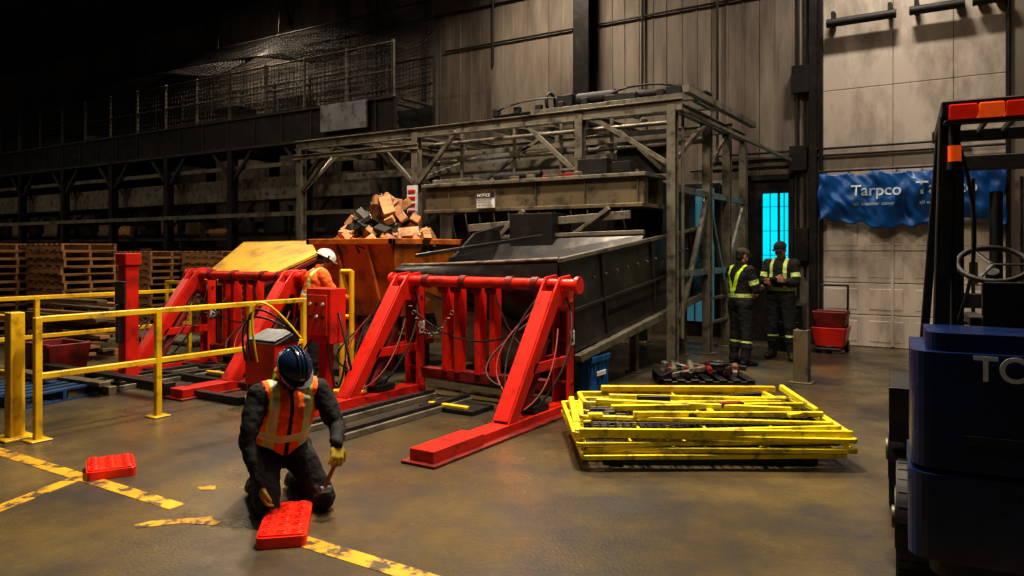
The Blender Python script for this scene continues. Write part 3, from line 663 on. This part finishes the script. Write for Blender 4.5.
b.b2((.04,1.55,.4),(1.11,1.78,1.12),0); b.b2((-.10,1.48,.74),(.2,2.15,.84),2); b.b2((.95,1.5,.74),(1.25,2.15,.84),2); b.b2((-.10,1.46,.5),(.18,1.5,.84),2)
b.b2((-.05,.98,.3),(.06,1.5,.4),2)
b.obj('chassis',[M_blue,M_black,M_dark],.02,root,3)
b=MB(FK)
def wheel(x0,x1,y,r):
    b.cyl((x0,y,r),(x1,y,r),r,0,32); b.cyl((x0-.006,y,r),(x0+.02,y,r),r*.55,1,24); b.cyl((x1-.02,y,r),(x1+.006,y,r),r*.55,1,24); b.cyl((x0-.02,y,r),(x0,y,r),r*.2,2,16)
    for i in range(24):
        a=6.283*i/24; b.box(((x0+x1)/2,y+math.cos(a)*r*.975,r+math.sin(a)*r*.975),(x1-x0-.02,.03,.02),0,(a+1.57,0,0))
wheel(-.06,.17,.66,.29); wheel(.98,1.21,.66,.29); wheel(-.10,.15,1.85,.36); wheel(1.0,1.25,1.85,.36)
b.cyl((.1,1.85,.36),(1.05,1.85,.36),.08,2); b.cyl((.1,.66,.29),(1.05,.66,.29),.07,2)
b.obj('wheels',[M_black,M_dark,M_grey],0,root)
b=MB(FK)
for x,s in((.14,1),(1.01,-1)):
    b.beam((x,.55,1.28),(x+.03*s,.62,2.38),.07,.09,0); b.beam((x-.04*s,1.72,1.1),(x+.04*s,1.5,2.38),.05,.06,0)
    b.beam((x+.03*s,.5,2.40),(x+.04*s,1.55,2.40),.06,.07,0)
for y in(.5,1.55): b.beam((.14,y,2.4),(1.01,y,2.4),.06,.07,0)
for i in range(6): b.beam((.26+i*.125,.5,2.42),(.26+i*.125,1.55,2.42),.02,.04,0)
b.box((.55,.82,1.22),(.5,.5,.14),1); b.box((.55,.58,1.40),(.46,.10,.28),1,(-.12,0,0)); b.box((.3,.8,1.34),(.06,.32,.05),1); b.box((.82,.8,1.34),(.06,.32,.05),1)
b.cyl((.46,1.5,1.1),(.42,1.18,1.58),.035,0); b.ring((.42,1.15,1.62),.17,.016,0,(0,-.55,.85)); 
for a in(0,2.1,4.2): b.beam((.42,1.15,1.62),(.42+.16*math.cos(a),1.15+.136*math.sin(a),1.62+.09*math.sin(a)),.03,.012,0)
for i in range(3): b.cyl((.75+i*.07,1.5,1.1),(.75+i*.07,1.4,1.38),.01,0); b.dome((.75+i*.07,1.4,1.38),.02,.02,.025,0,10,5,True)
b.curve((.2,.6,2.3),(.25,1.5,1.2),0,.012,0,10,6,(.1,0,0)); b.cyl((.2,.62,2.2),(.2,.62,1.3),.015,0)
b.obj('overhead_guard_and_seat',[M_black,M_dark],.006,root)
b=MB(FK)
b.b2((.17,.44,2.34),(.29,.52,2.41),1); b.b2((.295,.44,2.34),(.40,.52,2.41),0); b.b2((.405,.44,2.34),(.5,.52,2.41),1)
b.b2((.15,.47,2.32),(.52,.54,2.34),2)
b.cyl((.2,.55,2.14),(.2,.55,2.22),.03,0,14); b.cyl((.2,.55,2.22),(.2,.55,2.33),.026,2,14); b.cyl((.2,.55,2.10),(.2,.55,2.14),.035,2)
b.obj('signal_lights',[M_lens_o,M_lens_r,M_black],.006,root)
b=MB(FK)
for x in(.27,.84):
    b.b2((x,2.2,.08),(x+.05,2.34,2.3),0); b.b2((x+.05,2.24,.1),(x+.09,2.36,2.25),0)
for z in(.4,1.3,2.25): b.b2((.27,2.22,z),(.89,2.3,z+.1),0)
b.b2((.2,2.38,.12),(.95,2.42,.22),0); b.b2((.2,2.38,.5),(.95,2.42,.6),0); b.cyl((.55,2.28,.2),(.55,2.28,2.1),.04,0)
for x in(.28,.77):
    b.b2((x,2.42,.04),(x+.11,2.46,.62),0); b.prism([(x,2.42,.03),(x+.11,2.42,.03),(x+.09,3.45,.03),(x+.02,3.45,.03)],(0,0,.035),0)
for x in (.22,.5,.9): b.b2((x,2.39,.2),(x+.03,2.41,1.2),0)
b.b2((.2,2.38,1.17),(.95,2.42,1.2),0)
for x in(.42,.7): b.cyl((x,2.32,.3),(x,2.32,2.2),.012,1)
b.obj('mast_and_forks',[M_black,M_grey],.004,root)
text('lettering','TOYOTA',.15,FK@Matrix.Translation((.235,-.012,1.14))@Matrix.Rotation(RX,4,'X'),M_wtext,root,.002)

# ---------------------------------------------------------------- people
def cap(p0,r0,p1,r1,flat=None,n=18,m=6):
    p0=V(p0);p1=V(p1);d=p1-p0; z=d.normalized() if d.length>1e-5 else V((0,0,1))
    a=V((1,0,0)) if abs(z.x)<.9 else V((0,1,0)); x=z.cross(a).normalized(); y=z.cross(x)
    rings=[]
    for i in range(m+1):
        t=-math.pi/2+math.pi/2*i/m; rings.append((p0,r0,t))
    for i in range(m+1):
        t=math.pi/2*i/m; rings.append((p1,r1,t))
    vs=[]
    for p,r,t in rings:
        for k in range(n):
            u=2*math.pi*k/n; o=z*r*math.sin(t)+(x*math.cos(u)+y*math.sin(u))*r*max(math.cos(t),.02)
            if flat:
                f=V(flat[0]).normalized(); o=o+f*(o.dot(f))*(flat[1]-1)
            vs.append(p+o)
    R=len(rings); fs=[(j*n+k,j*n+(k+1)%n,(j+1)*n+(k+1)%n,(j+1)*n+k) for j in range(R-1) for k in range(n)]
    fs.append(tuple(range(n-1,-1,-1))); fs.append(tuple(range((R-1)*n,R*n)))
    return vs,fs
def person(name,J,loc,yaw,style,vox=.006,scale=1.0):
    """J: joints in local space, +y forward, +x to the person's right, z up"""
    P=[]
    def add(tag,p0,r0,p1,r1,flat=None): P.append((tag,V(p0),r0,V(p1),r1,flat))
    g={k:V(v) if not isinstance(v,(int,float)) else v for k,v in J.items()}
    pel,nk=g['pelvis'],g['neck']; up=(nk-pel).normalized()
    side=(g['shR']-g['shL']).normalized(); fwd=up.cross(side).normalized()
    bulk=style.get('bulk',1.0)
    add('pelvis',g['hipL'],.105*bulk,g['hipR'],.105*bulk)
    mid=pel.lerp(nk,.45)+fwd*.01
    add('torso',pel.lerp(nk,.08),.118*bulk,mid,.122*bulk,(side,1.25))
    chest=pel.lerp(nk,.72)
    add('torso',mid,.122*bulk,chest+fwd*.005,.122*bulk,(side,1.35))
    add('torso',chest.lerp(g['shL'],.5)-up*.03,.1*bulk,chest.lerp(g['shR'],.5)-up*.03,.1*bulk)
    add('torso',nk-up*.03,.058,g['shL'],.062*bulk); add('torso',nk-up*.03,.058,g['shR'],.062*bulk)
    add('collar',nk-up*.03,.068,nk+up*.03,.062)
    hd=g['head']
    add('neck',nk-up*.02,.056,hd-up*.03,.052)
    for s in 'LR':
        add('uarm',g['sh'+s],.066*bulk,g['el'+s],.05*bulk); add('farm',g['el'+s],.05*bulk,g['wr'+s],.036*bulk)
        add('cuff',g['wr'+s]+(g['el'+s]-g['wr'+s])*.12,.04,g['wr'+s],.038)
        add('thigh',g['hip'+s],.098*bulk,g['kn'+s],.066*bulk); add('shin',g['kn'+s],.068*bulk,g['an'+s],.05*bulk)
        add('shin',g['kn'+s].lerp(g['an'+s],.2),.066*bulk,g['kn'+s].lerp(g['an'+s],.55),.06*bulk)
        an,to=g['an'+s],g['to'+s]; fd=(to-an).normalized()
        hl=g.get('heel'+s, an-V((fd.x,fd.y,0))*.03-V((0,0,.035)))
        add('boot',an,.05,hl,.046); add('boot',hl,.044,to,.04,(side,1.1)); add('boot',an,.05,to-fd*.03,.042)
        hdir=g['hd'+s].normalized(); pn=g['pn'+s]; pn=(pn-hdir*pn.dot(hdir)).normalized(); sd=hdir.cross(pn)
        if J.get('thumbflip'+s,0): sd=-sd
        w=g['wr'+s]; rf=.0105 if style.get('glove') else .0092; c=J.get('curl'+s,.5)
        add('hand',w,.03,w+hdir*.05,.026,(pn,.75)); 
        add('hand',w+hdir*.045-sd*.024,.021,w+hdir*.085-sd*.028,.0175,(pn,.8)); add('hand',w+hdir*.045+sd*.024,.021,w+hdir*.085+sd*.028,.0175,(pn,.8)); add('hand',w+hdir*.05,.022,w+hdir*.088,.018,(pn,.8))
        for i,(off,L) in enumerate(((-.036,.062),(-.012,.078),(.012,.084),(.036,.074))):
            p=w+hdir*.088+sd*off; a=0.0
            dd=(hdir+sd*off*2.2).normalized()
            for q,fr in enumerate((.44,.31,.25)):
                a+=c*(.45,.75,.6)[q]; dv=dd*math.cos(a)+pn*math.sin(a); p2=p+dv*L*fr
                add('hand',p,rf-(q*.0006),p2,rf-.0009*(q+1)); p=p2
        tb=w+hdir*.03+sd*.028; t1=tb+(hdir*.6+sd*.75+pn*.25).normalized()*.038; t2=t1+(hdir*.85+sd*.25+pn*.45).normalized()*.03; t3=t2+(hdir*.9+pn*.5).normalized()*.022
        add('hand',tb,.018,t1,.0135); add('hand',t1,.013,t2,.012); add('hand',t2,.012,t3,.0105)
    Hm=(Matrix.Rotation(J.get('hyaw',0),3,'Z')@Matrix.Rotation(J.get('hpitch',0),3,'X'))
    def h(p): return hd+Hm@V(p)
    hx,hy,hz=Hm@V((1,0,0)),Hm@V((0,1,0)),Hm@V((0,0,1))
    add('skin',h((0,-.022,.032)),.083,h((0,.02,.036)),.078,(hx,.93))
    add('skin',h((0,.025,.0)),.064,h((0,.036,-.055)),.047); add('skin',h((-.018,.058,-.088)),.022,h((.018,.058,-.088)),.022)
    for s in(-1,1):
        add('skin',h((s*.03,.06,-.022)),.03,h((s*.045,.03,-.03)),.03); add('skin',h((s*.045,.0,-.06)),.026,h((s*.02,.055,-.088)),.02)
        add('skin',h((s*.078,-.008,.012)),.016,h((s*.078,-.006,-.022)),.011,(hx,.5))
    add('skin',h((-.034,.084,.024)),.011,h((.034,.084,.024)),.011)
    add('skin',h((0,.09,.012)),.0085,h((0,.108,-.026)),.012); add('skin',h((-.012,.098,-.03)),.008,h((.012,.098,-.03)),.008)
    add('lip',h((-.019,.088,-.052)),.0065,h((.019,.088,-.052)),.0065); add('lip',h((-.015,.087,-.062)),.007,h((.015,.087,-.062)),.007)
    add('hair',h((0,-.035,.03)),.083,h((0,-.035,-.02)),.068,(hx,.93))
    if style.get('beard'):
        add('hair',h((-.03,.055,-.088)),.026,h((.03,.055,-.088)),.026); add('hair',h((-.058,.015,-.06)),.02,h((-.03,.055,-.09)),.022); add('hair',h((.058,.015,-.06)),.02,h((.03,.055,-.09)),.022)
        add('hair',h((-.024,.094,-.042)),.006,h((.024,.094,-.042)),.006)
    if style.get('hood'): add('torso',nk-fwd*.06+up*.0,.06,nk-fwd*.05+up*.05,.06,(side,1.5))
    vs=[];fs=[]
    for tag,p0,r0,p1,r1,fl in P:
        a,f=cap(p0,r0,p1,r1,fl); o=len(vs); vs+=a; fs+=[tuple(i+o for i in q) for q in f]
    me=bpy.data.meshes.new('tmp'); me.from_pydata([tuple(v) for v in vs],[],fs); me.update()
    ob=bpy.data.objects.new('tmp',me); COL.objects.link(ob)
    r=ob.modifiers.new('r','REMESH'); r.mode='VOXEL'; r.voxel_size=vox; r.use_smooth_shade=True
    sm=ob.modifiers.new('s','SMOOTH'); sm.factor=.5; sm.iterations=3
    bpy.context.view_layer.update()
    dg=bpy.context.evaluated_depsgraph_get(); m2=bpy.data.meshes.new_from_object(ob.evaluated_get(dg))
    bpy.data.objects.remove(ob)
    nv=len(m2.vertices); co=np.zeros(nv*3); m2.vertices.foreach_get('co',co); co=co.reshape(-1,3)
    def tagof(Q):
        best=np.full(len(Q),1e9); idx=np.zeros(len(Q),int); tt=np.zeros(len(Q))
        for i,(tag,p0,r0,p1,r1,fl) in enumerate(P):
            a=np.array(p0);d=np.array(p1)-a;L2=max(d@d,1e-9); rel=Q-a; t=np.clip(rel@d/L2,0,1)
            o=rel-t[:,None]*d
            if fl:
                f=np.array(V(fl[0]).normalized()); o=o+np.outer(o@f,f)*(1/fl[1]-1)
            dist=np.linalg.norm(o,axis=1)-(r0+(r1-r0)*t)
            w=dist<best; best[w]=dist[w]; idx[w]=i; tt[w]=t[w]
        return idx,tt
    npoly=len(m2.polygons); ce=np.zeros(npoly*3); m2.polygons.foreach_get('center',ce); ce=ce.reshape(-1,3)
    idx,tt=tagof(ce)
    pn_=np.array(pel); upn=np.array(up); sdn=np.array(side); L=(nk-pel).length
    H=((ce-pn_)@upn)/L; S=(ce-pn_)@sdn; Fw=(ce-pn_)@np.array(fwd)
    mats=style['mats']; keys=list(mats.keys()); m2.materials.clear()
    for k in keys: m2.materials.append(mats[k])
    ki={k:i for i,k in enumerate(keys)}
    T_=[p[0] for p in P]; mi=np.zeros(npoly,int)
    fnr=style['rule']
    for i in range(npoly): mi[i]=ki[fnr(T_[idx[i]],tt[i],H[i],S[i],Fw[i])]
    m2.polygons.foreach_set('material_index',mi); m2.polygons.foreach_set('use_smooth',np.ones(npoly,bool))
    no=np.zeros(nv*3); m2.vertices.foreach_get('normal',no); no=no.reshape(-1,3)
    vi,vt=tagof(co); Hv=((co-pn_)@upn)/L
    amp=np.zeros(nv)
    for i in range(nv):
        tg=T_[vi[i]]
        if tg in('torso','uarm','farm','pelvis','thigh','shin'):
            p=V(co[i]); amp[i]=.013*noise.noise(p*9)+.007*noise.noise(p*24)
            if tg=='torso' and style.get('vest') and Hv[i]>.02: amp[i]+=.014
            if tg in('shin',) and vt[i]>.85: amp[i]+=.006
    co2=co+no*amp[:,None]; m2.vertices.foreach_set('co',co2.reshape(-1)); m2.update()
    root=empty(name)
    body=bpy.data.objects.new('body',m2); COL.objects.link(body); body.parent=root
    e=MB()
    for s in(-1,1):
        c=h((s*.031,.083,.004)); e.M=Matrix.Translation(c); e.dome((0,0,0),.0105,.0105,.0105,0,12,8,True)
        c=h((s*.031,.0905,.004)); e.M=Matrix.Translation(c); e.dome((0,0,0),.0055,.0055,.0055,1,10,6,True)
    e.obj('eyes',[C_eyew,C_eye],0,root)
    HM=Matrix.Translation(hd)@Hm.to_4x4()
    if style.get('hat'):
        e=MB(HM@Matrix.Translation((0,-.008,.045))); 
        e.dome((0,0,0),.108,.132,.112,0,32,12)
        e.prism([(.118*math.cos(t)*1.0,.142*math.sin(t)+(.045 if math.sin(t)>.3 else 0)*(math.sin(t)-.3)*1.2,-.008) for t in [2*math.pi*i/36 for i in range(36)]],(0,0,.010),0)
        for q in(-.026,0,.026):
            pts=[(q,.130*math.cos(t),.114*math.sin(t)+.0) for t in [math.pi*i/14 for i in range(1,14)]]
            e.tube(pts,.008,0,8)
        e.box((0,.128,.03),(.03,.006,.02),1)
        if style.get('muffs'):
            for s in(-1,1): e.cyl((s*.095,0,-.03),(s*.125,0,-.035),.034,2,18); e.beam((s*.112,0,-.03),(s*.112,0,.03),.012,.02,2)
        e.ring((0,0,-.015),.098,.006,2,(0,0,1))
        e.obj('hard_hat',[style['hat'],M_white,M_black],.002,root)
    if style.get('cap'):
        e=MB(HM@Matrix.Translation((0,-.004,.05))); e.dome((0,-.003,0),.092,.110,.085,0,28,10)
        e.prism([(x_*.085,.085+.075*math.sqrt(max(0,1-x_*x_)),-.004) for x_ in [i/8-1 for i in range(17)]],(0,0,.007),0)
        e.obj('cap',[style['cap']],.002,root)
    if style.get('glasses'):
        e=MB(HM)
        for s in(-1,1):
            e.box((s*.032,.101,.004),(.05,.004,.032),0); e.beam((s*.057,.1,.008),(s*.082,.0,.01),.004,.008,0)
        e.box((0,.104,.01),(.02,.004,.006),0); e.obj('safety_glasses',[M_black],.002,root)
    root.location=(loc[0],loc[1],0); root.rotation_euler=(0,0,yaw); root.scale=(scale,)*3
    return root
def yaw_from(fx,fd):
    R,F=rm(fx,fd); return math.atan2(-R,F)
def rule_vest(tag,t,H,S,F):
    a=abs(S)
    if tag=='torso':
        if H>.02:
            if H<.09: return 'cloth' if H<.03 else 'or'
            if .30<H<.42 : return 'silver' if .325<H<.395 else 'lime'
            if .075<a<.135 and H>.1: return 'silver' if .09<a<.12 else 'lime'
            if F>.0 and a<.012: return 'cloth'
            return 'or'
        return 'cloth'
    if tag in('pelvis','thigh','shin'): return 'pants'
    if tag=='boot': return 'boot'
    if tag in('skin','neck'): return 'skin'
    if tag in('lip','hair'): return tag
    if tag=='hand': return 'glove'
    return 'cloth'
def rule_cover(tag,t,H,S,F):
    a=abs(S)
    if tag=='torso':
        if .12<H<.22: return 'silver' if .15<H<.19 else 'lime'
        if H>.2:
            if F>0 and .075<a<.125: return 'silver' if .09<a<.11 else 'lime'
            if F<=0 and abs(a-(H-.2)*.17-.0)<.03: return 'lime'
        return 'cloth'
    if tag=='uarm': return ('silver' if .57<t<.66 else 'lime') if .5<t<.73 else 'cloth'
    if tag=='farm': return 'cloth'
    if tag=='shin': return ('silver' if .38<t<.46 else 'lime') if .32<t<.52 else 'cloth'
    if tag=='boot': return 'boot'
    if tag in('skin','neck','hand'): return 'skin'
    if tag in('lip','hair'): return tag
    return 'cloth'
VM=dict(cloth=C_black,pants=C_pants,lime=C_lime,silver=C_silver,skin=C_skin,lip=C_lip,hair=C_hair,glove=C_glove,boot=C_boot)
VM['or']=C_or
VM2=dict(VM); VM2['cloth']=C_or; VM2['glove']=C_black
CM=dict(cloth=C_cover,lime=C_lime,silver=C_silver,skin=C_skin,lip=C_lip,hair=C_hair,boot=C_boot)
J=dict(pelvis=(0,-.12,.36),hipL=(-.10,-.1,.34),hipR=(.10,-.1,.34),neck=(0,.12,.83),shL=(-.195,.12,.76),shR=(.195,.11,.76),
 elL=(-.28,.24,.53),wrL=(-.21,.42,.46),elR=(.29,.19,.50),wrR=(.23,.31,.25),
 hdL=(.15,.55,-.8),pnL=(.2,-.8,-.5),hdR=(-.05,.12,-1),pnR=(-1,.1,0),curlL=1.0,curlR=.8,
 knL=(-.18,.26,.08),anL=(-.13,-.17,.085),toL=(-.13,-.30,.045),heelL=(-.13,-.235,.10),
 knR=(.18,.25,.08),anR=(.14,-.18,.085),toR=(.14,-.31,.045),heelR=(.14,-.245,.10),
 head=(.01,.225,.920),hpitch=-.85,hyaw=.15)
p=rm(-1.53,4.97)
w=person('kneeling_worker',J,p,yaw_from(.55,-.83),dict(mats=VM,rule=rule_vest,vest=True,glove=True,hat=C_hat,glasses=True,beard=True,hood=True,bulk=1.15),.0055)
Mk=Matrix.Translation((p[0],p[1],0))@Matrix.Rotation(yaw_from(.55,-.83),4,'Z')
b=MB(Mk); b.cyl((-.19,.465,.36),(-.13,.42,.19),.013,0); b.cyl((-.17,.40,.175),(-.09,.44,.19),.022,1); b.obj('hammer',[M_wood,M_lgrey],0)
def stand(**k):
    J=dict(pelvis=(0,0,.94),hipL=(-.09,0,.90),hipR=(.09,0,.90),neck=(0,0,1.47),shL=(-.19,0,1.40),shR=(.19,0,1.40),
     elL=(-.24,.06,1.13),wrL=(-.17,.27,1.05),elR=(.24,.06,1.13),wrR=(.17,.27,1.05),hdL=(.5,.8,-.05),pnL=(1,-.3,-.2),hdR=(-.5,.8,-.05),pnR=(-1,-.3,-.2),thumbflipR=0,thumbflipL=0,curlL=.6,curlR=.6,
     knL=(-.12,.02,.49),anL=(-.13,-.02,.09),toL=(-.15,.14,.04),knR=(.12,.02,.49),anR=(.13,-.02,.09),toR=(.16,.14,.04),
     head=(0,.035,1.60),hpitch=-.3)
    J.update(k); return J
w1=person('coverall_worker',stand(hpitch=-.35,elR=(.25,.08,1.12),wrR=(.12,.30,1.12)),rm(3.38,10.95),yaw_from(.85,.35),dict(mats=CM,rule=rule_cover,cap=C_gray,bulk=1.28),.008,1.0)
w2=person('coverall_worker',stand(hpitch=-.4,wrL=(.02,.25,1.14),hdL=(1,.1,.1),pnL=(0,-1,0),wrR=(-.02,.29,1.18),hdR=(-1,.1,.0),pnR=(0,-1,0),anL=(-.17,.05,.09),toL=(-.22,.2,.04),knL=(-.15,.07,.49)),rm(4.22,11.6),yaw_from(-.65,-.76),dict(mats=CM,rule=rule_cover,cap=C_black,bulk=1.25),.008,1.06)
w3=person('orange_vest_worker',stand(neck=(0,.12,1.44),shL=(-.19,.11,1.37),shR=(.19,.11,1.37),elL=(-.25,.25,1.13),wrL=(-.18,.45,1.06),elR=(.25,.25,1.13),wrR=(.18,.45,1.06),head=(0,.19,1.555),hpitch=-.5),rm(-2.62,9.6),yaw_from(.75,.45),dict(mats=VM2,rule=rule_vest,vest=True,hat=C_hatw,muffs=True,bulk=1.2),.008)
# ---------------------------------------------------------------- lamps
def lamp(x,y,e,col=(1,.84,.64),z=8.45,spread=150):
    b=MB(); b.b2((x-.6,y-.2,z+.03),(x+.6,y+.2,z+.12),0); b.b2((x-.55,y-.16,z+.015),(x+.55,y+.16,z+.03),1)
    for q in(-.5,.5): b.cyl((x+q,y,z+.12),(x+q,y,9.28),.008,0,6)
    b.b2((x-.6,y-.03,9.26),(x+.6,y+.03,9.295),0)
    o=b.obj('high_bay_lamp',[M_dark,M_lamp])
    L=bpy.data.lights.new('lamp_light','AREA'); L.shape='RECTANGLE'; L.size=.9; L.size_y=.3; L.energy=e; L.color=col; L.spread=math.radians(spread)
    lo=bpy.data.objects.new('lamp_light',L); COL.objects.link(lo); lo.location=(x,y,z); lo.parent=o
lamp(-3.0,4.9,420,spread=118); lamp(-.8,7.5,170); lamp(-7.6,12.4,190); lamp(-6.6,7.8,350,spread=118); lamp(-1.4,12.4,165,(1,.87,.72)); lamp(-12.5,9.5,110); lamp(-11,4.5,80); lamp(-16.8,12.4,150); lamp(-24,4.6,230); lamp(-30,3.0,260); lamp(-18,5,90); lamp(-.5,2.0,50)
W=bpy.data.worlds.new('w'); scene.world=W; W.use_nodes=True; W.node_tree.nodes['Background'].inputs[0].default_value=(.5,.55,.6,1); W.node_tree.nodes['Background'].inputs[1].default_value=.015
scene.view_settings.view_transform='Standard'
try: scene.view_settings.look='Medium High Contrast'
except Exception: pass
# ---------------------------------------------------------------- camera
c=bpy.data.cameras.new('camera'); c.sensor_width=36; c.lens=740/1024*36; c.shift_y=-38/1024
co=bpy.data.objects.new('camera',c); COL.objects.link(co); co.location=(0,0,1.7); co.rotation_euler=(math.pi/2,0,math.radians(32.5)); scene.camera=co
